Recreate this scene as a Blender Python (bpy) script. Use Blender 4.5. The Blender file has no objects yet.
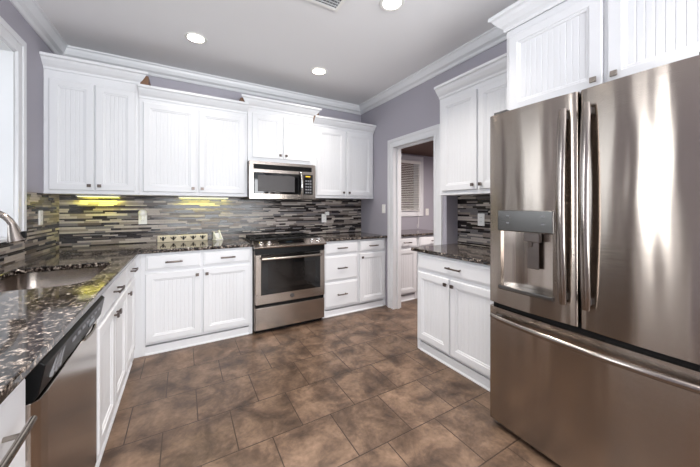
import bpy, bmesh, math, random
from mathutils import Vector, Matrix
R = math.radians
random.seed(7)
S = bpy.context.scene
COL = S.collection

# ------------------------------------------------------------------ camera
cd = bpy.data.cameras.new('camera'); cam = bpy.data.objects.new('camera', cd); COL.objects.link(cam)
cam.location = (0.999, -3.653, 1.288)
cam.rotation_euler = (R(90), 0, R(-29.94))
cd.sensor_width = 36; cd.lens = 289.3/700*36; cd.shift_y = -26.8/700; cd.clip_start = 0.02
S.camera = cam
# ------------------------------------------------------------------ world, exposure
w = bpy.data.worlds.new('daylight'); S.world = w; w.use_nodes = True
bg = w.node_tree.nodes['Background']; bg.inputs[0].default_value = (0.86, 0.93, 1.0, 1); bg.inputs[1].default_value = 1.3
S.view_settings.view_transform = 'Standard'; S.view_settings.look = 'None'
S.view_settings.gamma = 1; S.view_settings.use_curve_mapping = False
S.view_settings.exposure = 0.42
# ------------------------------------------------------------------ daylight at the left windows, plus an added rear fill
def area(name, loc, rot, sx, sy, energy, color=(1, 1, 1), spread=180):
    l = bpy.data.lights.new(name, 'AREA'); l.shape = 'RECTANGLE'; l.size = sx; l.size_y = sy
    l.energy = energy; l.color = color; l.spread = R(spread)
    o = bpy.data.objects.new(name, l); COL.objects.link(o); o.location = loc; o.rotation_euler = rot
    return o
area('rear_fill', (1.9, -6.9, 1.35), (R(126), 0, 0), 3.0, 2.2, 155, (.95, .975, 1), 128)  # added fill behind the camera, tilted up to brighten room and ceiling
area('daylight_sink_window', (-.65, -1.40, 1.78), (R(90), 0, R(-90)), .95, 1.2, 3, (.86, .93, 1), 95)
area('daylight_side_window', (-.42, -2.65, 1.73), (R(90), 0, R(-90)), .30, 1.3, 20, (.92, .96, 1))

# ------------------------------------------------------------------ materials
MATS = {}
def lin(c):
    return tuple(((x/255)/12.92 if x/255 <= .04045 else ((x/255+.055)/1.055)**2.4) for x in c) + (1,)
def mat(name, rgb, rough=.5, metal=0, bump=0, bscale=40, spec=.5, emis=None, estr=0, aniso=0, stretch=None, var=0, coat=0):
    m = bpy.data.materials.new(name); m.use_nodes = True; nt = m.node_tree; b = nt.nodes['Principled BSDF']
    b.inputs['Base Color'].default_value = lin(rgb); b.inputs['Roughness'].default_value = rough
    b.inputs['Metallic'].default_value = metal; b.inputs['Specular IOR Level'].default_value = spec
    b.inputs['Coat Weight'].default_value = coat
    if aniso: b.inputs['Anisotropic'].default_value = aniso
    if emis: b.inputs['Emission Color'].default_value = lin(emis); b.inputs['Emission Strength'].default_value = estr
    tc = nt.nodes.new('ShaderNodeTexCoord'); mp = nt.nodes.new('ShaderNodeMapping'); nt.links.new(tc.outputs['Object'], mp.inputs[0])
    if stretch: mp.inputs['Scale'].default_value = stretch
    nz = nt.nodes.new('ShaderNodeTexNoise'); nz.inputs['Scale'].default_value = bscale; nt.links.new(mp.outputs[0], nz.inputs['Vector'])
    if var:
        mx = nt.nodes.new('ShaderNodeMix'); mx.data_type = 'RGBA'
        a = lin(rgb); mx.inputs[6].default_value = tuple(x*(1-var) for x in a[:3])+(1,); mx.inputs[7].default_value = tuple(min(1, x*(1+var)) for x in a[:3])+(1,)
        nt.links.new(nz.outputs['Fac'], mx.inputs[0]); nt.links.new(mx.outputs[2], b.inputs['Base Color'])
    if bump:
        bp = nt.nodes.new('ShaderNodeBump'); bp.inputs['Strength'].default_value = bump; bp.inputs['Distance'].default_value = .01
        nt.links.new(nz.outputs['Fac'], bp.inputs['Height']); nt.links.new(bp.outputs[0], b.inputs['Normal'])
    MATS[name] = m; return m
mat('white_paint', (222, 223, 226), .42, bump=.02, bscale=60, spec=.2)
mat('trim_paint', (224, 225, 228), .35, bump=.02, bscale=60)
mat('wall_paint', (166, 163, 173), .6, bump=.06, bscale=220)
mat('ceiling_paint', (234, 233, 235), .75, bump=.05, bscale=150)
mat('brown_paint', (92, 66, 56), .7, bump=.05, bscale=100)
mat('raw_wood', (128, 96, 74), .7, bump=.1, bscale=30, stretch=(1, 8, 8), var=.25)
mat('cabinet_shadow', (120, 112, 110), .7, bump=.02)
mat('steel', (178, 168, 160), .2, 1, bump=.03, bscale=90, stretch=(1, 1, .02), var=.05)
mat('steel_dark', (120, 112, 108), .3, 1, bump=.03, bscale=60, stretch=(.02, 1, 1), var=.08)
mat('nickel', (160, 152, 144), .25, 1, bump=.02)
mat('chrome', (215, 212, 210), .12, 1, bump=.01)
mat('handle_steel', (150, 142, 136), .2, 1, bump=.02)
mat('bronze', (100, 90, 86), .35, .9, bump=.02)
mat('black_glass', (12, 12, 13), .04, 0, bump=.003, bscale=5, spec=.6)
mat('black_plastic', (14, 14, 15), .35, 0, bump=.03, spec=.15)
mat('black_iron', (18, 17, 17), .5, .3, bump=.15, bscale=160)
mat('grey_mesh', (52, 48, 48), .25, .3, bump=.2, bscale=400)
mat('oven_inside', (34, 31, 30), .5, .2, bump=.05)
mat('white_plastic', (240, 239, 236), .3, bump=.01)
mat('cream_wood', (226, 214, 186), .45, bump=.05, bscale=60, var=.06)
mat('dark_slot', (30, 28, 28), .5, bump=.01)
mat('grey_body', (70, 68, 68), .5, .3, bump=.1, bscale=300)
mat('silver_panel', (112, 110, 108), .25, 1, bump=.02)
mat('button_grey', (120, 120, 124), .4, .2, bump=.02)
mat('display', (20, 24, 28), .1, 0, emis=(120, 160, 180), estr=.03)
mat('amber_display', (60, 50, 20), .2, 0, emis=(255, 200, 60), estr=1.2)
mat('lamp_lens', (255, 250, 240), .5, emis=(255, 244, 226), estr=14)
mat('strip_lens', (250, 250, 220), .5, emis=(250, 246, 170), estr=2)
mat('outside_white', (232, 236, 240), .8, bump=.02)
mat('grass_green', (92, 112, 70), .9, bump=.2, bscale=3, var=.3)
mat('grout', (92, 85, 81), .85, bump=.1, bscale=200)
TILES = []
for n, rgb, r in (('stone_light', (172, 162, 155), .35), ('stone_taupe', (134, 123, 117), .35), ('stone_grey', (106, 102, 103), .3),
                  ('stone_brown', (84, 73, 67), .3), ('glass_charcoal', (38, 34, 36), .15), ('glass_umber', (26, 21, 21), .15), ('stone_cream', (180, 171, 160), .35)):
    TILES.append(mat('mosaic_'+n, rgb, r, bump=.04, bscale=60, var=.14, spec=.35))

def glass():
    m = bpy.data.materials.new('window_glass'); m.use_nodes = True; nt = m.node_tree; nt.nodes.clear()
    o = nt.nodes.new('ShaderNodeOutputMaterial'); t = nt.nodes.new('ShaderNodeBsdfTransparent'); g = nt.nodes.new('ShaderNodeBsdfGlossy')
    g.inputs['Roughness'].default_value = .02; f = nt.nodes.new('ShaderNodeFresnel'); f.inputs[0].default_value = 1.45
    x = nt.nodes.new('ShaderNodeMixShader'); nt.links.new(f.outputs[0], x.inputs[0]); nt.links.new(t.outputs[0], x.inputs[1]); nt.links.new(g.outputs[0], x.inputs[2])
    nt.links.new(x.outputs[0], o.inputs[0]); MATS['glass'] = m
glass()

def brushed():
    """stainless steel of the refrigerator: horizontal brushing, gently wavy sheet"""
    m = bpy.data.materials.new('brushed_steel'); m.use_nodes = True; nt = m.node_tree; b = nt.nodes['Principled BSDF']; N = nt.nodes.new; L = nt.links.new
    b.inputs['Base Color'].default_value = lin((162, 152, 143)); b.inputs['Metallic'].default_value = 1; b.inputs['Roughness'].default_value = .19; b.inputs['Anisotropic'].default_value = .85; b.inputs['Anisotropic Rotation'].default_value = .25
    tn = nt.nodes.new('ShaderNodeTangent'); tn.direction_type = 'RADIAL'; tn.axis = 'Z'; nt.links.new(tn.outputs[0], b.inputs['Tangent'])
    tc = N('ShaderNodeTexCoord')
    m1 = N('ShaderNodeMapping'); m1.inputs['Scale'].default_value = (6, 6, .9); L(tc.outputs['Object'], m1.inputs[0])
    n1 = N('ShaderNodeTexNoise'); n1.inputs['Scale'].default_value = 1.1; n1.inputs['Detail'].default_value = 1.5; L(m1.outputs[0], n1.inputs['Vector'])
    b1 = N('ShaderNodeBump'); b1.inputs['Strength'].default_value = .8; b1.inputs['Distance'].default_value = .012; L(n1.outputs['Fac'], b1.inputs['Height'])
    m2 = N('ShaderNodeMapping'); m2.inputs['Scale'].default_value = (2, 2, 260); L(tc.outputs['Object'], m2.inputs[0])
    n2 = N('ShaderNodeTexNoise'); n2.inputs['Scale'].default_value = 2.5; n2.inputs['Detail'].default_value = 2; L(m2.outputs[0], n2.inputs['Vector'])
    b2 = N('ShaderNodeBump'); b2.inputs['Strength'].default_value = .12; b2.inputs['Distance'].default_value = .002; L(n2.outputs['Fac'], b2.inputs['Height'])
    L(b1.outputs[0], b2.inputs['Normal']); L(b2.outputs[0], b.inputs['Normal'])
    MATS['brushed'] = m
brushed()

def granite():
    m = bpy.data.materials.new('granite'); m.use_nodes = True; nt = m.node_tree; b = nt.nodes['Principled BSDF']; N = nt.nodes.new; L = nt.links.new
    tc = N('ShaderNodeTexCoord')
    n1 = N('ShaderNodeTexNoise'); n1.inputs['Scale'].default_value = 62; n1.inputs['Detail'].default_value = 6; n1.inputs['Roughness'].default_value = .7; L(tc.outputs['Object'], n1.inputs['Vector'])
    r1 = N('ShaderNodeValToRGB'); e = r1.color_ramp.elements; e[0].position = .43; e[0].color = lin((16, 14, 14)); e[1].position = .63; e[1].color = lin((184, 176, 168))
    q = e.new(.49); q.color = lin((52, 45, 42)); q = e.new(.55); q.color = lin((104, 94, 87)); L(n1.outputs['Fac'], r1.inputs[0])
    v = N('ShaderNodeTexVoronoi'); v.inputs['Scale'].default_value = 95; L(tc.outputs['Object'], v.inputs['Vector'])
    r2 = N('ShaderNodeValToRGB'); e = r2.color_ramp.elements; e[0].position = .25; e[0].color = (0.12, .11, .11, 1); e[1].position = .75; e[1].color = (1.5, 1.45, 1.4, 1)
    sp = N('ShaderNodeSeparateColor'); L(v.outputs['Color'], sp.inputs[0]); L(sp.outputs[0], r2.inputs[0])
    mx = N('ShaderNodeMix'); mx.data_type = 'RGBA'; mx.blend_type = 'MULTIPLY'; mx.inputs[0].default_value = .8; L(r1.outputs[0], mx.inputs[6]); L(r2.outputs[0], mx.inputs[7])
    L(mx.outputs[2], b.inputs['Base Color']); b.inputs['Roughness'].default_value = .07; b.inputs['Specular IOR Level'].default_value = .5
    MATS['granite'] = m
granite()

def floor_mat():
    m = bpy.data.materials.new('floor_tile'); m.use_nodes = True; nt = m.node_tree; b = nt.nodes['Principled BSDF']; N = nt.nodes.new; L = nt.links.new
    tc = N('ShaderNodeTexCoord'); mp = N('ShaderNodeMapping'); mp.inputs['Location'].default_value = (-.897, 1.69, 0); L(tc.outputs['Object'], mp.inputs[0])
    br = N('ShaderNodeTexBrick'); br.offset = .5; br.inputs['Scale'].default_value = 1; br.inputs['Brick Width'].default_value = .3565; br.inputs['Row Height'].default_value = .3467
    br.inputs['Mortar Size'].default_value = .0032; br.inputs['Mortar Smooth'].default_value = .1; br.inputs['Color1'].default_value = (.78, .78, .78, 1); br.inputs['Color2'].default_value = (1.15, 1.15, 1.15, 1)
    L(mp.outputs[0], br.inputs['Vector'])
    n1 = N('ShaderNodeTexNoise'); n1.inputs['Scale'].default_value = 5.5; n1.inputs['Detail'].default_value = 7; n1.inputs['Roughness'].default_value = .62; n1.inputs['Distortion'].default_value = .4; L(tc.outputs['Object'], n1.inputs['Vector'])
    r1 = N('ShaderNodeValToRGB'); e = r1.color_ramp.elements; e[0].position = .33; e[0].color = lin((64, 50, 41)); e[1].position = .68; e[1].color = lin((132, 109, 91))
    q = e.new(.47); q.color = lin((96, 77, 63)); L(n1.outputs['Fac'], r1.inputs[0])
    n2 = N('ShaderNodeTexNoise'); n2.inputs['Scale'].default_value = 45; n2.inputs['Detail'].default_value = 5; L(tc.outputs['Object'], n2.inputs['Vector'])
    r2 = N('ShaderNodeValToRGB'); e = r2.color_ramp.elements; e[0].position = .3; e[0].color = (.82, .81, .8, 1); e[1].position = .7; e[1].color = (1.12, 1.12, 1.12, 1); L(n2.outputs['Fac'], r2.inputs[0])
    a = N('ShaderNodeMix'); a.data_type = 'RGBA'; a.blend_type = 'MULTIPLY'; a.inputs[0].default_value = 1; L(r1.outputs[0], a.inputs[6]); L(r2.outputs[0], a.inputs[7])
    c = N('ShaderNodeMix'); c.data_type = 'RGBA'; c.blend_type = 'MULTIPLY'; c.inputs[0].default_value = .7; L(a.outputs[2], c.inputs[6]); L(br.outputs['Color'], c.inputs[7])
    d = N('ShaderNodeMix'); d.data_type = 'RGBA'; L(br.outputs['Fac'], d.inputs[0]); L(c.outputs[2], d.inputs[6]); d.inputs[7].default_value = lin((58, 44, 36))
    L(d.outputs[2], b.inputs['Base Color']); b.inputs['Roughness'].default_value = .38
    bp = N('ShaderNodeBump'); bp.inputs['Strength'].default_value = .25; bp.inputs['Distance'].default_value = .004
    ad = N('ShaderNodeMath'); ad.operation = 'SUBTRACT'; L(n1.outputs['Fac'], ad.inputs[0]); L(br.outputs['Fac'], ad.inputs[1]); L(ad.outputs[0], bp.inputs['Height']); L(bp.outputs[0], b.inputs['Normal'])
    MATS['floor'] = m
floor_mat()

# ------------------------------------------------------------------ mesh helpers
class MB:
    def __init__(s): s.v = []; s.f = []; s.m = []
    def face(s, pts, mi=0):
        n = len(s.v); s.v += [tuple(p) for p in pts]; s.f.append(tuple(range(n, n+len(pts)))); s.m.append(mi)
    def box(s, x0, y0, z0, x1, y1, z1, mi=0):
        if x0 > x1: x0, x1 = x1, x0
        if y0 > y1: y0, y1 = y1, y0
        if z0 > z1: z0, z1 = z1, z0
        n = len(s.v); s.v += [(x0, y0, z0), (x1, y0, z0), (x1, y1, z0), (x0, y1, z0), (x0, y0, z1), (x1, y0, z1), (x1, y1, z1), (x0, y1, z1)]
        for q in ((0, 3, 2, 1), (4, 5, 6, 7), (0, 1, 5, 4), (1, 2, 6, 5), (2, 3, 7, 6), (3, 0, 4, 7)): s.f.append(tuple(n+i for i in q)); s.m.append(mi)
        return s
    def prism(s, prof, a, b, axis='x', mi=0, cap=None):
        """profile of (p,q) pairs swept along an axis; x: (y,z), y: (x,z), z: (x,y)"""
        f = {'x': lambda t, p: (t, p[0], p[1]), 'y': lambda t, p: (p[0], t, p[1]), 'z': lambda t, p: (p[0], p[1], t)}[axis]
        n = len(s.v); k = len(prof); s.v += [f(a, p) for p in prof] + [f(b, p) for p in prof]
        for i in range(k): j = (i+1) % k; s.f.append((n+i, n+j, n+k+j, n+k+i)); s.m.append(mi)
        c = mi if cap is None else cap
        s.f.append(tuple(n+i for i in range(k))[::-1]); s.m.append(c); s.f.append(tuple(n+k+i for i in range(k))); s.m.append(c)
        return s
    def tube(s, path, r, seg=14, mi=0, flat=1.0, side=None):
        P = [Vector(p) for p in path]; n = len(s.v); rr = r if isinstance(r, (list, tuple)) else [r]*len(P)
        t0 = (P[1]-P[0]).normalized(); up = Vector(side) if side else (Vector((0, 0, 1)) if abs(t0.z) < .9 else Vector((1, 0, 0)))
        for i, p in enumerate(P):
            t = (P[min(i+1, len(P)-1)]-P[max(i-1, 0)]).normalized()
            a = (up - t*up.dot(t)).normalized(); b = t.cross(a); up = a
            for k in range(seg):
                an = 2*math.pi*k/seg; s.v.append(tuple(p + a*math.cos(an)*rr[i] + b*math.sin(an)*rr[i]*flat))
        for i in range(len(P)-1):
            for k in range(seg):
                q = (k+1) % seg; s.f.append((n+i*seg+k, n+i*seg+q, n+(i+1)*seg+q, n+(i+1)*seg+k)); s.m.append(mi)
        s.f.append(tuple(n+k for k in range(seg))[::-1]); s.m.append(mi)
        e = n+(len(P)-1)*seg; s.f.append(tuple(e+k for k in range(seg))); s.m.append(mi)
        return s
    def lathe(s, prof, c=(0, 0, 0), axis='z', seg=28, mi=0):
        """prof: (radius, height) along axis from centre c"""
        n = len(s.v); f = {'z': lambda a, b, h: (c[0]+a, c[1]+b, c[2]+h), 'y': lambda a, b, h: (c[0]+a, c[1]+h, c[2]+b), 'x': lambda a, b, h: (c[0]+h, c[1]+a, c[2]+b)}[axis]
        for r, h in prof:
            for k in range(seg): a = 2*math.pi*k/seg; s.v.append(f(r*math.cos(a), r*math.sin(a), h))
        for i in range(len(prof)-1):
            for k in range(seg): q = (k+1) % seg; s.f.append((n+i*seg+k, n+i*seg+q, n+(i+1)*seg+q, n+(i+1)*seg+k)); s.m.append(mi)
        if prof[0][0] > 1e-6: s.f.append(tuple(n+k for k in range(seg))); s.m.append(mi)
        if prof[-1][0] > 1e-6: e = n+(len(prof)-1)*seg; s.f.append(tuple(e+k for k in range(seg))); s.m.append(mi)
        return s
def obj(name, mb, mats, parent=None, bevel=0, smooth=False, loc=None, seg=2):
    me = bpy.data.meshes.new(name); me.from_pydata(mb.v, [], mb.f); me.validate()
    mats = mats if isinstance(mats, (list, tuple)) else [mats]
    for m in mats: me.materials.append(MATS[m] if isinstance(m, str) else m)
    if len(mats) > 1:
        for p, i in zip(me.polygons, mb.m): p.material_index = i
    bm = bmesh.new(); bm.from_mesh(me); bmesh.ops.remove_doubles(bm, verts=bm.verts, dist=1e-5); bmesh.ops.recalc_face_normals(bm, faces=bm.faces)
    if smooth:
        for f in bm.faces: f.smooth = True
        for e in bm.edges:
            if len(e.link_faces) == 2 and e.calc_face_angle(0) > R(38): e.smooth = False
    bm.to_mesh(me); bm.free()
    o = bpy.data.objects.new(name, me); COL.objects.link(o)
    if parent: o.parent = parent
    if loc: o.location = loc
    if bevel:
        b = o.modifiers.new('bevel', 'BEVEL'); b.width = bevel; b.segments = seg; b.limit_method = 'ANGLE'; b.angle_limit = R(40)
    return o
def thing(name, label, cat, loc=(0, 0, 0), rz=0, group=None):
    o = bpy.data.objects.new(name, None); COL.objects.link(o); o.empty_display_size = .05
    o.location = loc; o.rotation_euler = (0, 0, R(rz)); o['label'] = label; o['category'] = cat
    if group: o['group'] = group
    return o
def tag(o, label, cat, group=None):
    o['label'] = label; o['category'] = cat
    if group: o['group'] = group
    return o
def struct(name, mb=None, mats=None, **k):
    if mb is None:
        o = bpy.data.objects.new(name, None); COL.objects.link(o)
    else: o = obj(name, mb, mats, **k)
    o['kind'] = 'structure'; return o

# ================================================================== SETTING
H = 2.76; YR = -7.0; XE = 3.46; XB = 5.3
struct('floor', MB().box(-.12, YR-.12, -.06, XB+.12, .12, 0), 'floor')
struct('ceiling', MB().box(-.12, YR-.12, H, XE+.12, .12, H+.08), 'ceiling_paint')
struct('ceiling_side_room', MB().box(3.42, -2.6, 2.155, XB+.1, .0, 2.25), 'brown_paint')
# back wall, with the window of the side room cut out
wb = MB(); wb.box(-.12, 0, 0, 3.62, .12, H); wb.box(3.62, 0, 0, XB, .12, 1.2); wb.box(3.62, 0, 2.06, XB, .12, 2.3); wb.box(4.46, 0, 1.2, XB, .12, 2.06)
wall_back = struct('wall_back', wb, 'wall_paint')
# left wall with the sink window and a narrow window beside it
wl = MB(); SB, ST = 1.085, 2.35
for a, b in ((.0, -.76), (-2.0, -2.42), (-2.88, YR)): wl.box(-.2, a, 0, 0, b, H)
for a, b in ((-.76, -2.0), (-2.42, -2.88)): wl.box(-.2, a, 0, 0, b, SB-.02); wl.box(-.2, a, ST, 0, b, H)
wall_left = struct('wall_left', wl, 'wall_paint')
# right wall: doorway, then recessed behind the refrigerator wall
DA, DB, DT = -.765, -1.48, 2.045
wr = MB(); wr.box(3.29, 0, 0, 3.40, DA, H); wr.box(3.29, DA, DT, 3.40, DB, H); wr.box(3.29, DB, 0, 3.40, -1.62, H)
wr.box(3.40, -1.53, 0, XE, -1.62, H); wr.box(XE, -1.53, 0, XE+.12, YR, H); wr.box(3.29, -1.62, 2.535, XE, -3.6, H)
wall_right = struct('wall_right', wr, 'wall_paint')
struct('wall_side_room', MB().box(XB, -2.6, 0, XB+.1, .12, 2.3).box(XE+.12, -2.6, 0, XB, -2.7, 2.3), 'wall_paint')
# rear wall with a broad window
wn = MB(); wn.box(-.12, YR, 0, .3, YR-.12, H); wn.box(3.4, YR, 0, XE+.12, YR-.12, H); wn.box(.3, YR, 2.5, 3.4, YR-.12, H); wn.box(.3, YR, 0, 3.4, YR-.12, .15)
struct('wall_rear', wn, 'wall_paint')

# crown moulding of the room
def crown_prof(sx, x0, top, p=.085, h=.108):
    return [(x0, top), (x0+sx*p, top), (x0+sx*p, top-.012), (x0+sx*(p-.012), top-.02), (x0+sx*(p-.02), top-.042), (x0+sx*.05, top-.07),
            (x0+sx*.026, top-.085), (x0+sx*.02, top-h+.012), (x0+sx*.012, top-h), (x0, top-h)]
struct('trim_1', MB().prism(crown_prof(-1, 0, H), 0, 3.29, 'x'), 'trim_paint')
struct('trim_2', MB().prism(crown_prof(1, 0, H), 0, YR, 'y'), 'trim_paint')
struct('trim_3', MB().prism(crown_prof(-1, 3.29, H), 0, -3.6, 'y'), 'trim_paint')

# ---- mosaic backsplash, a part of each wall
def mosaic(name, parent, L_, z0, z1, fn, seed):
    """fn(u, v, depth) -> world point; rows of thin stone and glass sticks"""
    rnd = random.Random(seed); mb = MB(); mb_box = lambda u0, u1, a, b, d, mi: None
    def bx(u0, u1, a, b, d0, d1, mi):
        c = [fn(u, v, d) for u, v, d in ((u0, a, d1), (u1, a, d1), (u1, b, d1), (u0, b, d1), (u0, a, d0), (u1, a, d0), (u1, b, d0), (u0, b, d0))]
        n = len(mb.v); mb.v += c
        for q in ((0, 1, 2, 3), (0, 4, 5, 1), (1, 5, 6, 2), (2, 6, 7, 3), (3, 7, 4, 0)): mb.f.append(tuple(n+i for i in q)); mb.m.append(mi)
    bx(0, L_, z0, z1, 0, .005, 7)
    z = z0+.001
    while z < z1-.006:
        thin = rnd.random() < .42
        h = rnd.choice((.0115, .013)) if thin else rnd.choice((.018, .020, .023))
        if z+h > z1-.004: h = z1-z-.001
        u = -rnd.random()*.2
        while u < L_:
            l = rnd.choice((.06, .09, .12, .15, .18)) if thin else rnd.choice((.08, .11, .14, .17, .21))
            a, b = max(u, 0)+.0008, min(u+l, L_)-.0008
            if b-a > .004:
                mi = rnd.choices(range(7), (.5, .5, .6, .9, 3.4, 3.0, .5) if thin else (3.0, 2.4, 1.9, 1.2, .9, .7, .6))[0]
                bx(a, b, z, z+h-.0016, .004, .009 if mi in (4, 5) else .0085, mi)
            u += l
        z += h
    o = obj(name, mb, TILES+['grout'], parent); return o
ZT = 1.397
mosaic('mosaic_backsplash', wall_back, 3.29, .90, ZT, lambda u, v, d: (u, -d, v), 3)
mosaic('mosaic_backsplash', wall_left, .675, .90, ZT, lambda u, v, d: (d, -u, v), 4)
mosaic('mosaic_backsplash', wall_left, 2.6, .90, 1.062, lambda u, v, d: (d, -.675-u, v), 5)
mosaic('mosaic_backsplash', wall_right, .94, .90, 1.44, lambda u, v, d: (XE-d, -1.62-u, v), 6)

# ---- windows
def casing_ring(mb, fn, a0, a1, z0, z1, wd=.09, bottom=True):
    """stepped flat casing around an opening; fn(a,z,d) -> point"""
    def bx(a, b, c, d, e0, e1):
        P = [fn(*q) for q in ((a, c, e0), (b, c, e0), (b, d, e0), (a, d, e0), (a, c, e1), (b, c, e1), (b, d, e1), (a, d, e1))]
        n = len(mb.v); mb.v += P
        for q in ((0, 3, 2, 1), (4, 5, 6, 7), (0, 1, 5, 4), (1, 2, 6, 5), (2, 3, 7, 6), (3, 0, 4, 7)): mb.f.append(tuple(n+i for i in q)); mb.m.append(0)
    for (i, o, t) in ((0, wd, .014), (wd*.62, wd, .022), (0, wd*.16, .019)):
        bx(a0-o, a0-i, z0-(o if bottom else 0), z1+o, 0, t); bx(a1+i, a1+o, z0-(o if bottom else 0), z1+o, 0, t)
        bx(a0-i, a1+i, z1+i, z1+o, 0, t)
        if bottom: bx(a0-i, a1+i, z0-o, z0-i, 0, t)
def window_left(n, a, b, label_c):
    r = struct('window_%d' % n)
    mb = MB(); casing_ring(mb, lambda q, z, d: (d, q, z), b, a, SB-.02, ST, (.115 if n == 1 else .08), bottom=False); obj('casing', mb, 'trim_paint', r, bevel=.003)
    j = MB(); j.box(-.199, a+.04, SB-.02, 0, a-.012, ST); j.box(-.199, b+.012, SB-.02, 0, b-.04, ST); j.box(-.199, a, ST-.012, 0, b, ST); obj('jamb', j, 'trim_paint', r)
    obj('window_sill', MB().box(-.199, a-.012, SB-.02, .03, b+.012, SB), 'trim_paint', r, bevel=.004)
    f = MB()
    f.box(-.25, a, SB, -.2, a-.04, ST); f.box(-.25, b+.04, SB, -.2, b, ST); f.box(-.25, a, SB, -.2, b, SB+.05); f.box(-.25, a, ST-.05, -.2, b, ST); f.box(-.245, a, 1.72, -.205, b, 1.76)
    obj('sash', f, 'trim_paint', r); obj('pane', MB().box(-.227, a-.04, SB+.05, -.223, b+.04, ST-.05), 'glass', r)
window_left(1, -.80, -1.95, '')
window_left(2, -2.47, -2.83, '')
r = struct('window_3'); mb = MB(); casing_ring(mb, lambda q, z, d: (q, -d, z), 3.66, 4.44, 1.22, 2.04, .09); obj('casing', mb, 'trim_paint', r, bevel=.003)
j = MB(); j.box(3.62, .0, 1.2, 3.66, .12, 2.06); j.box(4.44, 0, 1.2, 4.46, .12, 2.06); j.box(3.62, 0, 1.2, 4.46, .12, 1.22); j.box(3.62, 0, 2.04, 4.46, .12, 2.06); obj('jamb', j, 'trim_paint', r)
obj('pane', MB().box(3.66, .1, 1.22, 4.44, .104, 2.04), 'glass', r)
r = struct('window_4'); f = MB()
for x in (.3, 1.3, 2.33, 3.34): f.box(x, YR-.02, .15, x+.06, YR-.08, 2.5)
f.box(.3, YR-.02, .15, 3.4, YR-.08, .22); f.box(.3, YR-.02, 2.43, 3.4, YR-.08, 2.5)
obj('sash', f, 'trim_paint', r); obj('pane', MB().box(.32, YR-.048, .2, 3.38, YR-.052, 2.45), 'glass', r)

# ---- doorway
r = struct('door_1'); mb = MB(); casing_ring(mb, lambda q, z, d: (3.29-d, q, z), DB+.015, DA-.015, 0, DT-.015, .105, bottom=False)
obj('casing', mb, 'trim_paint', r, bevel=.003)
j = MB(); j.box(3.289, DA, 0, 3.405, DA-.018, DT); j.box(3.289, DB, 0, 3.405, DB+.018, DT); j.box(3.289, DA-.018, DT-.018, 3.405, DB+.018, DT)
j.box(3.335, DA-.018, 0, 3.37, DA-.032, DT-.018); j.box(3.335, DB+.018, 0, 3.37, DB+.032, DT-.018); j.box(3.335, DA-.018, DT-.032, 3.37, DB+.018, DT-.018)
obj('jamb', j, 'trim_paint', r)

# ================================================================== CABINETS
def ring_front(mb, x0, x1, z0, z1, rings, beads):
    L = []
    for ins, y in rings:
        n = len(mb.v); mb.v += [(x0+ins, y, z0+ins), (x1-ins, y, z0+ins), (x1-ins, y, z1-ins), (x0+ins, y, z1-ins)]; L.append(n)
    for a, b in zip(L, L[1:]):
        for i in range(4): j = (i+1) % 4; mb.f.append((a+i, a+j, b+j, b+i)); mb.m.append(0)
    n = L[0]; mb.f.append((n+3, n+2, n+1, n)); mb.m.append(0)
    ins, y = rings[-1]
    if not beads: n = L[-1]; mb.f.append((n, n+1, n+2, n+3)); mb.m.append(0); return
    a, b, c, d = x0+ins, x1-ins, z0+ins, z1-ins
    k = max(3, round((b-a)/.031)); s = (b-a)/k; g = .0035
    for i in range(k):
        u0, u1 = a+i*s, a+(i+1)*s
        l = u0+(g if i else 0); q = u1-(g if i < k-1 else 0)
        mb.face([(l, y, c), (q, y, c), (q, y, d), (l, y, d)])
        if i: mb.face([(u0, y+.0022, c), (l, y, c), (l, y, d), (u0, y+.0022, d)])
        if i < k-1: mb.face([(q, y, c), (u1, y+.0022, c), (u1, y+.0022, d), (q, y, d)])
T = .02
def door_mesh(x0, x1, z0, z1, y):
    mb = MB(); fw = .052
    ring_front(mb, x0, x1, z0, z1, [(0, y), (0, y-T+.005), (.005, y-T), (fw, y-T), (fw+.003, y-T+.004), (fw+.014, y-T+.006), (fw+.018, y-T+.011)], True); return mb
def drawer_mesh(x0, x1, z0, z1, y):
    mb = MB(); ring_front(mb, x0, x1, z0, z1, [(0, y), (0, y-T+.008), (.005, y-T+.005), (.012, y-T+.004), (.016, y-T)], False); return mb
def knob(parent, x, y, z, m='bronze'):
    s = .0135; mb = MB(); mb.lathe([(.006, 0), (.005, -.014), (.009, -.016)], (x, y, z), 'y', 12); mb.box(x-s, y-.026, z-s, x+s, y-.015, z+s)
    obj('knob', mb, m, parent, bevel=.003)
def pull(parent, x, y, z, l=.13, m='bronze', r=.0065, out=.03):
    mb = MB(); n = 9
    pts = [(x-l/2+l*i/(n-1), y-out-.006*math.sin(math.pi*i/(n-1)), z) for i in range(n)]
    mb.tube(pts, r+.0008, 12, flat=.8)
    for s in (-1, 1): mb.tube([(x+s*l*.38, y+.0005, z), (x+s*l*.38, y-out, z)], .0055, 10)
    obj('handle', mb, m, parent, smooth=True)
CP = lambda y, z, p=.078, h=.105: [(y, z), (y-.010, z), (y-.012, z+.018), (y-.020, z+.026), (y-.030, z+.034), (y-.052, z+.060), (y-.062, z+.078), (y-p, z+.084), (y-p, z+h), (y, z+h)]
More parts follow.
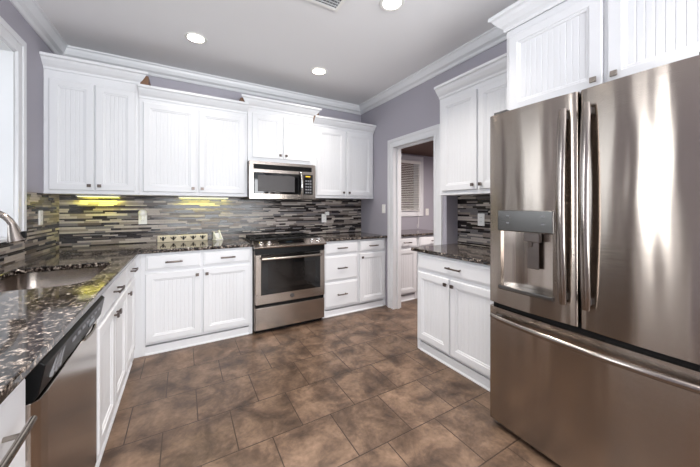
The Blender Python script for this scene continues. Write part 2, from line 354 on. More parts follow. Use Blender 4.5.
def cabinet(name, label, w, d, z0, z1, loc, rz, fronts, base=False, group=None, crown=None, crown_ext=(0, 0), open_top=False, km='bronze', feet=(1, 1), returns=(), raw=1):
    t = thing(name, label, 'cabinet', loc, rz, group or ('white base cabinets' if base else 'white wall cabinets')); P = .016; yf = -d+.019
    b = MB(); zb = z0+(.09 if base else 0)
    b.box(0, 0, zb, P, yf, z1); b.box(w-P, 0, zb, w, yf, z1); b.box(P, 0, zb, w-P, -.008, z1); b.box(P, -.008, zb, w-P, yf, zb+P)
    if not open_top: b.box(P, -.008, z1-P, w-P, yf, z1)
    obj('body', b, 'white_paint', t)
    f = MB(); f.box(0, yf, zb+.0, w, -d, z1)
    if base:
        if feet[0]: f.box(0, yf, 0.001, .035, -d, zb)
        if feet[1]: f.box(w-.035, yf, 0.001, w, -d, zb)
    else: f.box(0, yf, z0, w, -d-.004, z0+.022)
    obj('face_frame', f, 'white_paint', t, bevel=.0015)
    if base:
        ta = .035 if feet[0] else 0; tb = w-.035 if feet[1] else w
        obj('toe_kick', MB().box(ta, yf+.04, 0.001, tb, -d+.008, .074).prism([(-d+.008, .001), (-d-.003, .001), (-d-.002, .010), (-d+.008, .016)], ta, tb), 'white_paint', t)
    for fr in fronts:
        k, x0, x1, a, c = fr[:5]
        o = obj(k, (door_mesh if k == 'door' else drawer_mesh)(x0, x1, a, c, -d), 'white_paint', t)
        hw = fr[5] if len(fr) > 5 else None
        if hw == 'pull': pull(o, (x0+x1)/2, -d-T, (a+c)/2, .13 if x1-x0 < .6 else .14)
        elif hw == 'long': pull(o, (x0+x1)/2, -d-T, c-.095, .45, 'nickel', r=.009)
        elif hw: knob(o, x0+.03 if hw[0] == 'l' else x1-.03, -d-T, (c-.045 if hw[1] == 't' else a+.04), km)
    if crown:
        zt = crown
        c = MB(); pr = CP(-d, zt-.105); n = len(pr); off = lambda y: -d-y
        mi = [bool(q) for q in crown_ext]
        c.v += [((-off(p) if mi[0] else 0), p, q) for p, q in pr]+[(w+(off(p) if mi[1] else 0), p, q) for p, q in pr]
        for i in range(n): k_ = (i+1) % n; c.f.append((i, k_, n+k_, n+i)); c.m.append(0)
        c.f.append(tuple(range(n))[::-1]); c.m.append(raw); c.f.append(tuple(range(n, 2*n))); c.m.append(raw)
        for sd in (0, 1):
            if mi[sd] and raw:
                a_, b_ = ((-.074, -.001), (w+.001, w+.074))[sd]; c.box(a_, -d+.001, zt-.1, b_, -.10, zt-.012, 1)
        c.box(0, yf, z1, w, -d-.003, zt-.004); c.box(0, 0, z1, w, yf, zt-.1)
        for side in returns:
            xx = 0 if side == 'l' else w; sg = -1 if side == 'l' else 1
            c.prism([(xx+sg*abs(p+d), q) for p, q in CP(-d, zt-.105)], -d-.0, -.01, 'y', 0, 0)
        obj('crown_moulding', c, ['white_paint', 'raw_wood'], t)
    return t
ZC = .884
# back run, left of the range
bc = cabinet('base_cabinet', 'white beadboard base cabinet with two drawers and two doors, left of the range', .927, .61, 0, ZC, (.680, -.001, 0), 0,
        [('drawer', .036, .460, .735, .868, 'pull'), ('drawer', .480, .904, .735, .868, 'pull'),
         ('door', .036, .460, .112, .708, 'rt'), ('door', .480, .904, .112, .708, 'lt')], True)
cabinet('base_cabinet', 'narrow white base cabinet with a stack of three drawers, right of the range', .475, .61, 0, ZC, (2.388, -.001, 0), 0,
        [('drawer', .018, .458, .735, .868, 'pull'), ('drawer', .018, .458, .425, .708, 'pull'), ('drawer', .018, .458, .112, .400, 'pull')], True, feet=(1, 0))
cabinet('base_cabinet', 'white base cabinet with one drawer over one door, beside the doorway', .423, .61, 0, ZC, (2.864, -.001, 0), 0,
        [('drawer', .018, .40, .735, .868, 'pull'), ('door', .018, .40, .112, .708, 'lt')], True, feet=(0, 1))
# left run
cc = cabinet('base_cabinet', 'narrow white corner base cabinet with one drawer over one door, left of the sink cabinet', .439, .633, 0, ZC, (.001, -1.105, 0), 90,
        [('drawer', .014, .415, .735, .868, 'pull'), ('door', .014, .415, .112, .708, 'lt')], True, feet=(0, 1))
cabinet('sink_cabinet', 'white base cabinet with false drawer and two doors under the sink, next to the dishwasher', .778, .633, 0, ZC, (.001, -1.885, 0), 90,
        [('drawer', .014, .764, .735, .868, 'pull'), ('door', .014, .381, .112, .708, 'rt'), ('door', .389, .764, .112, .708, 'lt')], True, open_top=True, feet=(0, 0))
cabinet('base_cabinet', 'white base cabinet with a long bar handle, in the lower left corner before the dishwasher', .62, .633, 0, ZC, (.001, -3.199, 0), 90,
        [('drawer', .018, .602, .60, .868, 'long'), ('drawer', .018, .602, .36, .585, 'long'), ('drawer', .018, .602, .112, .345, 'long')], True, feet=(1, 1))
obj('corner_filler', MB().box(-.046, -.592, .001, -.001, -.61, .883), 'white_paint', bc)
obj('corner_filler', MB().box(.4395, -.615, .001, .491, -.633, .883), 'white_paint', cc)
# right run
cabinet('base_cabinet', 'white base cabinet with one wide drawer over two doors, beside the refrigerator', .865, .61, 0, ZC, (XE-.001, -1.675, 0), -90,
        [('drawer', .02, .845, .735, .868, 'pull'), ('door', .02, .378, .112, .708, 'rt'), ('door', .386, .845, .112, .708, 'lt')], True)
# side room
cabinet('base_cabinet', 'white base cabinet seen through the doorway under the side room window', .40, .61, 0, ZC, (3.43, -.001, 0), 0,
        [('drawer', .018, .382, .735, .868, 'pull'), ('door', .018, .372, .112, .708)], True)
cabinet('base_cabinet', 'second white base cabinet seen through the doorway, mostly hidden behind the peninsula counter', .60, .61, 0, ZC, (3.845, -.001, 0), 0,
        [('drawer', .018, .582, .735, .868, 'pull'), ('door', .018, .582, .112, .708, 'lt')], True)
# wall cabinets
cabinet('wall_cabinet', 'tall white corner wall cabinet with two beadboard doors, leftmost on the back wall', .638, .33, 1.397, 2.435, (.001, -.001, 0), 0,
        [('door', .035, .322, 1.43, 2.352, 'rb'), ('door', .331, .612, 1.43, 2.352, 'lb')], crown=2.532, crown_ext=(0, .055))
cabinet('wall_cabinet', 'wide white wall cabinet with two beadboard doors, between corner cabinet and microwave', .968, .33, 1.397, 2.31, (.641, -.001, 0), 0,
        [('door', .032, .472, 1.43, 2.268, 'rb'), ('door', .494, .94, 1.43, 2.268, 'lb')], crown=2.41)
cabinet('wall_cabinet', 'short white wall cabinet with two doors above the microwave', .772, .345, 1.79, 2.385, (1.611, -.001, 0), 0,
        [('door', .045, .382, 1.835, 2.325, 'rb'), ('door', .392, .728, 1.835, 2.325, 'lb')], crown=2.485, crown_ext=(.055, .055))
cabinet('wall_cabinet', 'white wall cabinet with two beadboard doors, right of the microwave beside the lilac wall', .90, .33, 1.397, 2.31, (2.385, -.001, 0), 0,
        [('door', .045, .446, 1.43, 2.268, 'rb'), ('door', .470, .87, 1.43, 2.268, 'lb')], crown=2.40)
cabinet('wall_cabinet', 'white wall cabinet with two doors on the right wall, between doorway and refrigerator', .872, .315, 1.397, 2.325, (XE-.001, -1.665, 0), -90,
        [('door', .04, .417, 1.435, 2.275, 'rb'), ('door', .433, .85, 1.435, 2.275, 'lb')], crown=2.425, raw=0)
cabinet('wall_cabinet', 'deep white cabinet with two wide doors over the refrigerator', .95, .48, 1.857, 2.41, (3.285, -2.541, 0), -90,
        [('door', .025, .497, 1.88, 2.36, 'rb'), ('door', .517, .93, 1.88, 2.36, 'lb')], crown=2.515, km='nickel', crown_ext=(1, 0), returns=('l',), raw=0)

# ================================================================== WORKTOPS
def slab(name, outer, z0, z1, hole=None, label='', bev=.006):
    bm = bmesh.new()
    def loop(pts):
        vs = [bm.verts.new((x, y, z1)) for x, y in pts]
        return [bm.edges.new((vs[i], vs[(i+1) % len(vs)])) for i in range(len(vs))]
    ed = loop(outer)+(loop(hole) if hole else [])
    fs = bmesh.ops.triangle_fill(bm, use_beauty=True, use_dissolve=False, edges=ed)['geom']
    fs = [f for f in fs if isinstance(f, bmesh.types.BMFace)]
    ex = bmesh.ops.extrude_face_region(bm, geom=fs)['geom']
    for v in ex:
        if isinstance(v, bmesh.types.BMVert): v.co.z = z0
    bmesh.ops.recalc_face_normals(bm, faces=bm.faces)
    me = bpy.data.meshes.new(name); bm.to_mesh(me); bm.free(); me.materials.append(MATS['granite'])
    o = bpy.data.objects.new(name, me); COL.objects.link(o)
    b = o.modifiers.new('bevel', 'BEVEL'); b.width = bev; b.segments = 3; b.limit_method = 'ANGLE'; b.angle_limit = R(60)
    return tag(o, label, 'countertop')
def rrect(x0, x1, y0, y1, r, n=6):
    pts = []
    for cx, cy, a in ((x1-r, y1-r, 0), (x0+r, y1-r, 90), (x0+r, y0+r, 180), (x1-r, y0+r, 270)):
        for i in range(n+1): t = R(a+90*i/n); pts.append((cx+r*math.cos(t), cy+r*math.sin(t)))
    return pts
G = .011
slab('granite_countertop', [(G, -G), (1.608, -G), (1.608, -.65), (.679, -.65), (.679, -3.23), (G, -3.23)], .885, .914,
     rrect(.13, .585, -1.78, -1.13, .09), 'dark speckled L-shaped granite countertop around the sink, left of the range')
slab('granite_countertop', [(2.388, -G), (3.286, -G), (3.286, -.65), (2.388, -.65)], .885, .914, None, 'dark granite countertop between the range and the doorway')
slab('granite_countertop', [(XE-G, -1.625), (XE-G, -2.555), (2.812, -2.555), (2.812, -1.625)], .885, .914, None, 'brown speckled granite countertop beside the refrigerator')
slab('granite_countertop', [(3.41, -.005), (4.45, -.005), (4.45, -.65), (3.41, -.65)], .885, .914, None, 'dark countertop in the side room, seen through the doorway')

# ================================================================== SINK AND FAUCET
s = thing('kitchen_sink', 'undermount stainless steel sink set in the granite by the window', 'sink', (.35, -1.43, 0))
m = MB(); lv = [(.012, .884, 0), (.0, .882, 0), (-.004, .74, .0), (-.03, .70, 0), (-.06, .69, 0)]
prev = None
for off, z, _ in lv:
    pts = rrect(.13-.35-off, .585-.35+off, -1.78+1.43-off, -1.13+1.43+off, .09+off if .09+off > .02 else .02); n = len(m.v); m.v += [(x, y, z) for x, y in pts]
    k = len(pts)
    if prev is not None:
        for i in range(k): j_ = (i+1) % k; m.f.append((prev+i, prev+j_, n+j_, n+i)); m.m.append(0)
    prev = n
m.f.append(tuple(prev+i for i in range(k))); m.m.append(0)
bo = obj('basin', m, 'steel', s, smooth=True); so = bo.modifiers.new('solid', 'SOLIDIFY'); so.thickness = .0015; so.offset = 1
obj('drain', MB().lathe([(.045, .0015), (.045, .004), (.03, .004), (.026, .001), (.006, .001)], (0, 0, .69)), 'chrome', s, smooth=True)
fz = thing('faucet', 'brushed nickel gooseneck pull-down faucet behind the sink', 'faucet', (.055, -1.56, .9145))
obj('base', MB().lathe([(.027, 0), (.027, .006), (.021, .012), (.02, .06), (.017, .07)]), 'handle_steel', fz, smooth=True)
pts = [(0, 0, .06), (0, 0, .17)]
for i in range(13):
    a = math.pi-R(162)*i/12; pts.append((.105+.105*math.cos(a), -.0*i, .25+.105*math.sin(a)))
obj('spout', MB().tube(pts, .0145, 16), 'handle_steel', fz, smooth=True)
h = Vector((.203, 0, .285)); dr = Vector((.2, 0, -1)).normalized()
hd = obj('spray_head', MB().tube([h, h+dr*.015, h+dr*.05, h+dr*.085, h+dr*.09], [.0165, .019, .026, .033, .029], 20), 'handle_steel', fz, smooth=True)
obj('spray_button', MB().box(.238, -.007, .215, .254, .007, .25), 'black_plastic', hd, bevel=.003)
obj('lever', MB().tube([(0, -.018, .04), (0, -.045, .05), (.01, -.08, .085)], [.009, .007, .005], 12), 'handle_steel', fz, smooth=True)

# ================================================================== DISHWASHER
dw = thing('dishwasher', 'stainless dishwasher with black control panel in the left run', 'dishwasher', (.014, -2.577, 0), 90)
W = .688
obj('body', MB().box(.005, 0, .1, W-.005, -.585, .88), 'grey_body', dw)
dp = [(.006, -.588), (W-.004, -.588), (W-.004, -.628), (W-.012, -.636), (.07, -.650), (.028, -.648), (.012, -.634), (.006, -.61)]
obj('door', MB().prism(dp, .105, .765, 'z'), 'steel', dw, bevel=.002)
cp = MB(); cp.prism([(-.588, .768), (-.640, .768), (-.650, .785), (-.664, .862), (-.655, .872), (-.60, .880), (-.588, .880)], .006, W-.004, 'x'); cpo = obj('control_panel', cp, 'black_plastic', dw, bevel=.003)
def on_panel(x, z): # points on the slanted fascia
    t = (z-.785)/.077; return -.650-.014*t
for i in range(7):
    x = .24+i*.055; mb = MB(); mb.box(x, on_panel(0, .845)-.002, .832, x+.03, on_panel(0, .845)+.004, .842); obj('button', mb, 'button_grey', cpo, bevel=.001)
obj('display', MB().box(.46, on_panel(0, .81)-.0015, .802, .54, on_panel(0, .81)+.004, .818), 'display', cpo)
for i in range(3):
    x = .06+i*.03; obj('vent_slot', MB().prism([(x, .805), (x+.012, .805), (x+.05, .85), (x+.038, .85)], on_panel(0, .83)-.0035, on_panel(0, .83)+.003, 'y'), 'button_grey', cpo)
obj('handle', MB().tube([(W*.5+.08+.16*i/8, -.648-.006*math.sin(math.pi*i/8), .768-.004*math.sin(math.pi*i/8)) for i in range(9)], .007, 10), 'nickel', dw, smooth=True)
obj('toe_kick', MB().box(.006, -.02, .001, W-.004, -.60, .098), 'black_plastic', dw)

# ================================================================== RANGE
rg = thing('range', 'stainless slide-in range with black glass oven window, between the base cabinets', 'range', (1.6115, -.014, 0))
W = .772
obj('body', MB().box(.006, 0, .03, W-.006, -.60, .905), 'grey_body', rg)
obj('frame', MB().box(.004, -.60, .035, W-.004, -.645, .84), 'steel', rg, bevel=.002)
ov = obj('oven_door', MB(), 'steel', rg)
bpy.data.objects.remove(ov)
def face_with_hole(mb, x0, x1, z0, z1, a0, a1, c0, c1, yb, yf):
    mb.box(x0, yb, z0, x1, yf, c0); mb.box(x0, yb, c1, x1, yf, z1); mb.box(x0, yb, c0, a0, yf, c1); mb.box(a1, yb, c0, x1, yf, c1)
m = MB(); face_with_hole(m, .012, W-.012, .302, .800, .068, W-.068, .40, .735, -.645, -.680)
od = obj('oven_door', m, 'steel', rg, bevel=.003)
win = obj('oven_window', MB().box(.062, -.655, .395, W-.062, -.683, .800), 'black_glass', od, bevel=.002)
obj('viewing_glass', MB().box(.13, -.6832, .45, W-.13, -.6842, .70), 'oven_inside', win)
MATS['oven_inside'].node_tree.nodes['Principled BSDF'].inputs['Roughness'].default_value = .06
hp = [(.06+.65*i/12, -.728-.012*math.sin(math.pi*i/12), .765) for i in range(13)]
hb = MB().tube(hp, .0135, 14, flat=.9)
for x in (.085, .685): hb.tube([(x, -.683, .765), (x, -.728, .765)], .010, 10)
obj('handle', hb, 'nickel', od, smooth=True)
bd = MB(); bd.lathe([(.0, -.684), (.022, -.684), (.0225, -.6795)], (W/2, 0, .352), 'y', 24)
bdo = obj('badge', bd, 'grey_body', od, smooth=True)
script = MB()
def ringpath(cx, cz, r, a0, a1, n=14): return [(cx+r*math.cos(R(a0+(a1-a0)*i/n)), -.6845, cz+r*math.sin(R(a0+(a1-a0)*i/n))) for i in range(n+1)]
script.tube(ringpath(W/2, .352, .0145, 0, 359), .0012, 6); script.tube(ringpath(W/2-.0045, .352, .0055, 40, 330), .0011, 6)
script.tube(ringpath(W/2+.005, .355, .0035, 20, 270), .0011, 6); script.tube(ringpath(W/2+.005, .349, .0035, 90, 350), .0011, 6)
obj('monogram', script, 'chrome', bdo)
obj('upper_trim', MB().box(.006, -.60, .803, W-.006, -.672, .862), 'black_plastic', rg, bevel=.002)
obj('storage_drawer', MB().box(.012, -.645, .045, W-.012, -.678, .268), 'steel', rg, bevel=.004)
obj('drawer_gap', MB().box(.008, -.645, .270, W-.008, -.652, .300), 'black_plastic', rg)
obj('plinth', MB().box(.02, -.02, .001, W-.02, -.62, .03), 'black_plastic', rg)
ct = MB().prism([(-.585, .905), (-.672, .863), (-.700, .868), (-.706, .882), (-.60, .935), (-.585, .940), (-.57, .915)], -.006, W+.006, 'x')
cto = obj('control_panel', ct, 'steel', rg, bevel=.004)
sl = Vector((0, .106, .053)).normalized(); nn = Vector((0, -.053, .106)).normalized()
def cpt(x, t, o): return Vector((x, -.706, .882)) + sl*t + nn*o
def knob_on(x):
    mb = MB(); n = 22; r0 = [(.024, 0), (.024, .004), (.019, .008), (.018, .026), (.015, .03)]
    for r_, h_ in r0:
        for k in range(n):
            a = 2*math.pi*k/n; c = cpt(x, .062, h_); mb.v.append(tuple(c+Vector((1, 0, 0))*math.cos(a)*r_+sl*math.sin(a)*r_))
    for i in range(len(r0)-1):
        for k in range(n): q = (k+1) % n; mb.f.append((i*n+k, i*n+q, (i+1)*n+q, (i+1)*n+k)); mb.m.append(0)
    e = (len(r0)-1)*n; mb.f.append(tuple(e+k for k in range(n))); mb.m.append(0)
    k = obj('knob', mb, 'chrome', cto, smooth=True)
    g = MB(); A = [cpt(x-.003, .048, .0305), cpt(x+.003, .048, .0305), cpt(x+.003, .076, .0305), cpt(x-.003, .076, .0305)]; g.face(A); obj('pointer', g, 'dark_slot', k)
for x in (.07, .15, .62, .70): knob_on(x)
def plate(name, x0, x1, t0, t1, o, m, par):
    mb = MB(); P = [cpt(x0, t0, -.002), cpt(x1, t0, -.002), cpt(x1, t1, -.002), cpt(x0, t1, -.002), cpt(x0, t0, o), cpt(x1, t0, o), cpt(x1, t1, o), cpt(x0, t1, o)]
    mb.v += [tuple(p) for p in P]
    for q in ((0, 3, 2, 1), (4, 5, 6, 7), (0, 1, 5, 4), (1, 2, 6, 5), (2, 3, 7, 6), (3, 0, 4, 7)): mb.f.append(q); mb.m.append(0)
    return obj(name, mb, m, par, bevel=.0005)
ds = plate('display', .25, .53, .04, .105, .0015, 'black_glass', cto)
plate('clock', .33, .40, .06, .088, .002, 'display', ds)
obj('cooktop', MB().box(-.006, -.0, .9165, W+.006, -.585, .928), 'black_glass', rg, bevel=.003)
for gx in (.03, .27, .51):
    g = MB(); w_ = .225
    for yy in (-.06, -.30, -.55): g.box(gx, yy, .936, gx+w_, yy-.012, .952)
    for xx in (gx, gx+w_/2-.006, gx+w_-.012): g.box(xx, -.06, .936, xx+.012, -.562, .952)
    for xx in (gx, gx+w_-.012):
        for yy in (-.06, -.55): g.box(xx, yy, .928, xx+.012, yy-.012, .94)
    obj('grate', g, 'black_iron', rg, bevel=.002)
for bx_, by_ in ((.142, -.18), (.142, -.43), (.382, -.305), (.622, -.18), (.622, -.43)):
    obj('burner', MB().lathe([(.05, .928), (.05, .934), (.034, .936), (.034, .943), (.0, .944)], (bx_, by_, 0)), 'black_iron', rg, smooth=True)

# ================================================================== MICROWAVE
mw = thing('microwave', 'stainless over-the-range microwave under the short wall cabinet', 'microwave', (1.6135, -.014, 0)); W = .768
Z0, Z1 = 1.375, 1.786
obj('body', MB().box(0, 0, Z0, W, -.375, Z1), 'grey_body', mw)
m = MB(); face_with_hole(m, 0, W, Z0, Z1, .045, W-.05, 1.70, 1.755, -.375, -.405); fr = obj('front_frame', m, 'steel', mw, bevel=.002)
gv = MB(); gv.box(.045, -.376, 1.70, W-.05, -.392, 1.755)
for i in range(6): gv.box(.047, -.392, 1.702+i*.009, W-.052, -.402, 1.7065+i*.009)
obj('vent_grille', gv, 'black_plastic', mw)
md = obj('door', MB().box(.045, -.4055, 1.43, .60, -.420, 1.665), 'black_glass', mw, bevel=.006)
obj('door_mesh', MB().box(.085, -.4205, 1.455, .50, -.4215, 1.635), 'grey_mesh', md)
hp = [(.575, -.418-.048*math.sin(math.pi*i/12)**.7, 1.40+.29*i/12) for i in range(13)]
obj('handle', MB().tube(hp, .0115, 12, side=(1, 0, 0)), 'chrome', md, smooth=True)
kp = obj('keypad', MB().box(.615, -.4055, 1.43, W-.04, -.4195, 1.665), 'black_glass', mw, bevel=.004)
obj('display', MB().box(.636, -.420, 1.638, W-.075, -.4205, 1.65), 'amber_display', kp)
for r_ in range(5):
    for c_ in range(3): x = .632+c_*.028; z = 1.60-r_*.034; obj('key', MB().box(x, -.4196, z, x+.02, -.421, z-.018), 'button_grey', kp)
obj('underside', MB().box(.02, -.01, Z0-.006, W-.02, -.36, Z0), 'black_plastic', mw)

# ================================================================== REFRIGERATOR
FX, FY, FW = 2.578, -2.562, .915
fg = thing('refrigerator', 'large stainless French-door refrigerator with water dispenser on the right', 'refrigerator', (XE-.02, FY, 0), -90)
D = XE-.02-FX # local: x 0..FW (world -y), y 0..-D (world -x)
DD = .075
obj('body', MB().box(.012, 0, .03, FW-.012, -D+DD+.006, 1.825), 'grey_body', fg, bevel=.004)
def bulge(x, x0, x1): t = (x-x0)/(x1-x0); return -.013*(1-(2*t-1)**2)
def fridge_door(name, x0, x1, z0, z1, hole=None, bx0=None, bx1=None):
    """sheet door, gently bowed across its width, rounded vertical edges; optional dispenser hole"""
    mb = MB(); bx0 = x0 if bx0 is None else bx0; bx1 = x1 if bx1 is None else bx1
    xs = set([x0, x1]+[x0+(x1-x0)*i/14 for i in range(1, 14)]); zs = {z0, z1}
    if hole: xs |= {hole[0], hole[1]}; zs |= {hole[2], hole[3]}
    xs = sorted(xs); zs = sorted(zs); r = .012
    def Y(x):
        e = min(x-x0, x1-x); c = 0 if e >= r else (r-math.sqrt(max(0, r*r-(r-e)**2)))
        return -D+.013+bulge(x, bx0, bx1)+c
    xs = sorted(set(xs) | {x0+r*q for q in (.1, .35, .7, 1)} | {x1-r*q for q in (.1, .35, .7, 1)})
    for a, b in zip(xs, xs[1:]):
        for c, d in zip(zs, zs[1:]):
            if hole and a >= hole[0]-1e-6 and b <= hole[1]+1e-6 and c >= hole[2]-1e-6 and d <= hole[3]+1e-6: continue
            mb.face([(a, Y(a), c), (b, Y(b), c), (b, Y(b), d), (a, Y(a), d)])
        for z in (z0, z1): mb.face([(a, Y(a), z), (b, Y(b), z), (b, -D+DD, z), (a, -D+DD, z)])
    mb.face([(x0, Y(x0), z0), (x0, Y(x0), z1), (x0, -D+DD, z1), (x0, -D+DD, z0)]); mb.face([(x1, Y(x1), z0), (x1, Y(x1), z1), (x1, -D+DD, z1), (x1, -D+DD, z0)])
    mb.face([(x0, -D+DD, z0), (x1, -D+DD, z0), (x1, -D+DD, z1), (x0, -D+DD, z1)])
    return obj(name, mb, 'brushed', fg, smooth=True), Y
HX0, HX1, HZ0, HZ1 = .080, .352, .835, 1.15
dl, YL = fridge_door('door', .003, .4535, .728, 1.826, (HX0, HX1, HZ0, HZ1))
drr, YRr = fridge_door('door', .4615, FW-.003, .728, 1.826)
fzr, YF = fridge_door('freezer_drawer', .003, FW-.003, .035, .700)
# dispenser
cav = MB(); dz = -D+.062
ya = YL(HX0); yb = YL(HX1)
cav.face([(HX0, ya, HZ0), (HX0, dz, HZ0), (HX0, dz, HZ1), (HX0, ya, HZ1)]); cav.face([(HX1, yb, HZ0), (HX1, dz, HZ0), (HX1, dz, HZ1), (HX1, yb, HZ1)])
cav.face([(HX0, ya, HZ1), (HX1, yb, HZ1), (HX1, dz, HZ1), (HX0, dz, HZ1)]); cav.face([(HX0, ya, HZ0), (HX1, yb, HZ0), (HX1, dz, HZ0), (HX0, dz, HZ0)])
n_ = 10
for i in range(n_):
    a = HX0+(HX1-HX0)*i/n_; b = HX0+(HX1-HX0)*(i+1)/n_; q = lambda t: dz+.026*(2*(t-HX0)/(HX1-HX0)-1)**2*-1
    cav.face([(a, q(a), HZ0), (b, q(b), HZ0), (b, q(b), HZ1), (a, q(a), HZ1)])
dc = obj('dispenser_cavity', cav, 'steel', dl, smooth=True)
obj('dispenser_panel', MB().box(HX0-.012, -D-.006, 1.152, HX1+.006, -D+.03, 1.268), 'silver_panel', dl, bevel=.004)
pn = bpy.data.objects[-1] if False else None
for x in (HX0+.04, HX1-.05):
    for z in (1.235, 1.195): obj('touch_icon', MB().box(x, -D-.0062, z, x+.016, -D-.0068, z+.006), 'button_grey', dl)
obj('nozzle', MB().box(HX0+.12, -D+.02, 1.10, HX0+.20, -D+.052, 1.149).lathe([(.012, 0), (.009, -.03)], (HX0+.15, -D+.035, 1.10)), 'steel_dark', dc, bevel=.004)
obj('paddle', MB().box(HX0+.13, -D+.036, .955, HX0+.19, -D+.044, 1.11), 'steel_dark', dc, bevel=.003)
obj('drip_tray', MB().box(HX0-.006, -D-.012, .818, HX1+.006, -D+.06, .842), 'silver_panel', dl, bevel=.005)
def fhandle(par, x, Yf, z0, z1):
    n = 18; pts = []; y0 = Yf(x)
    for i in range(n+1):
        t = i/n; pts.append((x, y0-.028-.024*math.sin(math.pi*t), z0+(z1-z0)*t))
    hb = MB().tube(pts, [.019 if 0 < i < n else .015 for i in range(n+1)], 14, flat=.55, side=(1, 0, 0))
    obj('handle', hb, 'handle_steel', par, smooth=True)
    pb = MB()
    for z in (z0+.02, z1-.045): pb.box(x-.011, y0+.002, z, x+.011, y0-.03, z+.03)
    obj('handle_mount', pb, 'grey_body', par, bevel=.003)
fhandle(dl, .405, YL, .825, 1.752); fhandle(drr, .497, YRr, .825, 1.752)
n = 24; pts = [(.035+(FW-.07)*i/n, YF(.035+(FW-.07)*i/n)-.022-.030*math.sin(math.pi*i/n)**.6, .652) for i in range(n+1)]
obj('handle', MB().tube(pts, .0155, 14, flat=.8), 'handle_steel', fzr, smooth=True)
pb = MB()
for x in (.055, FW-.085): pb.box(x, YF(x)+.002, .640, x+.03, YF(x)-.03, .664)
obj('handle_mount', pb, 'grey_body', fzr, bevel=.003)
obj('door_gap', MB().box(.02, -D+DD+.006, .69, FW-.02, -D+.03, .738), 'black_plastic', fg)
obj('hinge_cover', MB().box(.02, -D+.03, 1.8275, .10, -D+.14, 1.848), 'grey_body', fg, bevel=.004)
obj('hinge_cover', MB().box(FW-.10, -D+.03, 1.8275, FW-.02, -D+.14, 1.848), 'grey_body', fg, bevel=.004)
obj('foot_grille', MB().box(.03, -D+.12, .001, FW-.03, -D+.14, .03).box(.03, -.05, .001, FW-.03, -.07, .03), 'black_plastic', fg)

# ================================================================== CEILING LIGHTS AND VENT
def downlight(x, y, label, e=9, col=(1, .93, .84)):
    t = thing('recessed_ceiling_light', label, 'ceiling light', (x, y, H), 0, 'recessed ceiling lights')
    obj('trim_ring', MB().lathe([(.066, -.001), (.066, -.006), (.084, -.007), (.090, -.001)], (0, 0, 0), 'z', 36), 'white_plastic', t, smooth=True)
    obj('lens', MB().lathe([(0, -.004), (.066, -.004), (.066, -.001), (0, -.001)], (0, 0, 0), 'z', 36), 'lamp_lens', t)
    l = bpy.data.lights.new('downlight', 'AREA'); l.shape = 'DISK'; l.size = .12; l.energy = e; l.color = col; l.spread = R(112)
    o = bpy.data.objects.new('downlight', l); COL.objects.link(o); o.parent = t; o.location = (0, 0, -.012)
downlight(1.094, -.797, 'round recessed ceiling light above the left counter corner, leftmost of the lit ones', 1.6)
downlight(2.275, -.764, 'round recessed ceiling light nearest the far corner, smallest in view', 4)
downlight(2.303, -1.996, 'round recessed ceiling light at the top edge of the photo beside the air vent')
for x, y in ((1.094, -2.2), (1.0, -4.0), (2.4, -4.0), (1.0, -5.6), (2.4, -5.6)):
    t = None; downlight(x, y, 'round recessed ceiling light %s' % {(1.094, -2.2): 'between sink and refrigerator', (1.0, -4.0): 'behind the camera on the window side', (2.4, -4.0): 'behind the camera on the refrigerator side', (1.0, -5.6): 'near the rear window on the left', (2.4, -5.6): 'near the rear window on the right'}[(x, y)])
vt = thing('ceiling_vent', 'white louvred air vent in the ceiling', 'vent', (1.83, -1.86, H))
v = MB(); face = (.17, .14)
for a, b, c, d in ((-.17, -.145, -.14, .14), (.145, .17, -.14, .14), (-.145, .145, -.14, -.115), (-.145, .145, .115, .14)): v.box(a, c, -.010, b, d, -.001)
obj('frame', v, 'white_plastic', vt, bevel=.003)
v = MB()
for i in range(9): y = -.108+i*.027; v.prism([(y, -.010), (y+.018, -.003), (y+.0195, -.0045), (y+.0015, -.0115)], -.144, .144, 'x')
for i in range(11): x = -.13+i*.026; v.box(x-.0012, -.115, -.0055, x+.0012, .115, -.003)
obj('louvres', v, 'trim_paint', vt)
obj('backing', MB().box(-.145, -.115, -.0018, .145, .115, -.001), 'button_grey', vt)

# ---- under-cabinet lights
def strip(x0, x1, label, e):
    t = thing('under_cabinet_light', label, 'light', ((x0+x1)/2, -.06, 1.397), 0, 'under-cabinet light strips'); w_ = (x1-x0)/2
    obj('housing', MB().box(-w_, -.03, -.014, w_, .03, -.001), 'white_plastic', t, bevel=.003)
    obj('lens', MB().box(-w_+.01, -.022, -.0165, w_-.01, .022, -.0142), 'strip_lens', t)
    l = bpy.data.lights.new('strip', 'AREA'); l.shape = 'RECTANGLE'; l.size = 2*w_-.03; l.size_y = .04; l.energy = e; l.color = (.95, .92, .08)
    o = bpy.data.objects.new('strip', l); COL.objects.link(o); o.parent = t; o.location = (0, 0, -.019); o.rotation_euler = (R(18), 0, 0)
strip(.14, .46, 'slim yellow light strip under the tall corner wall cabinet', 1.2)
strip(.95, 1.45, 'slim yellow light strip under the wide wall cabinet', .8)

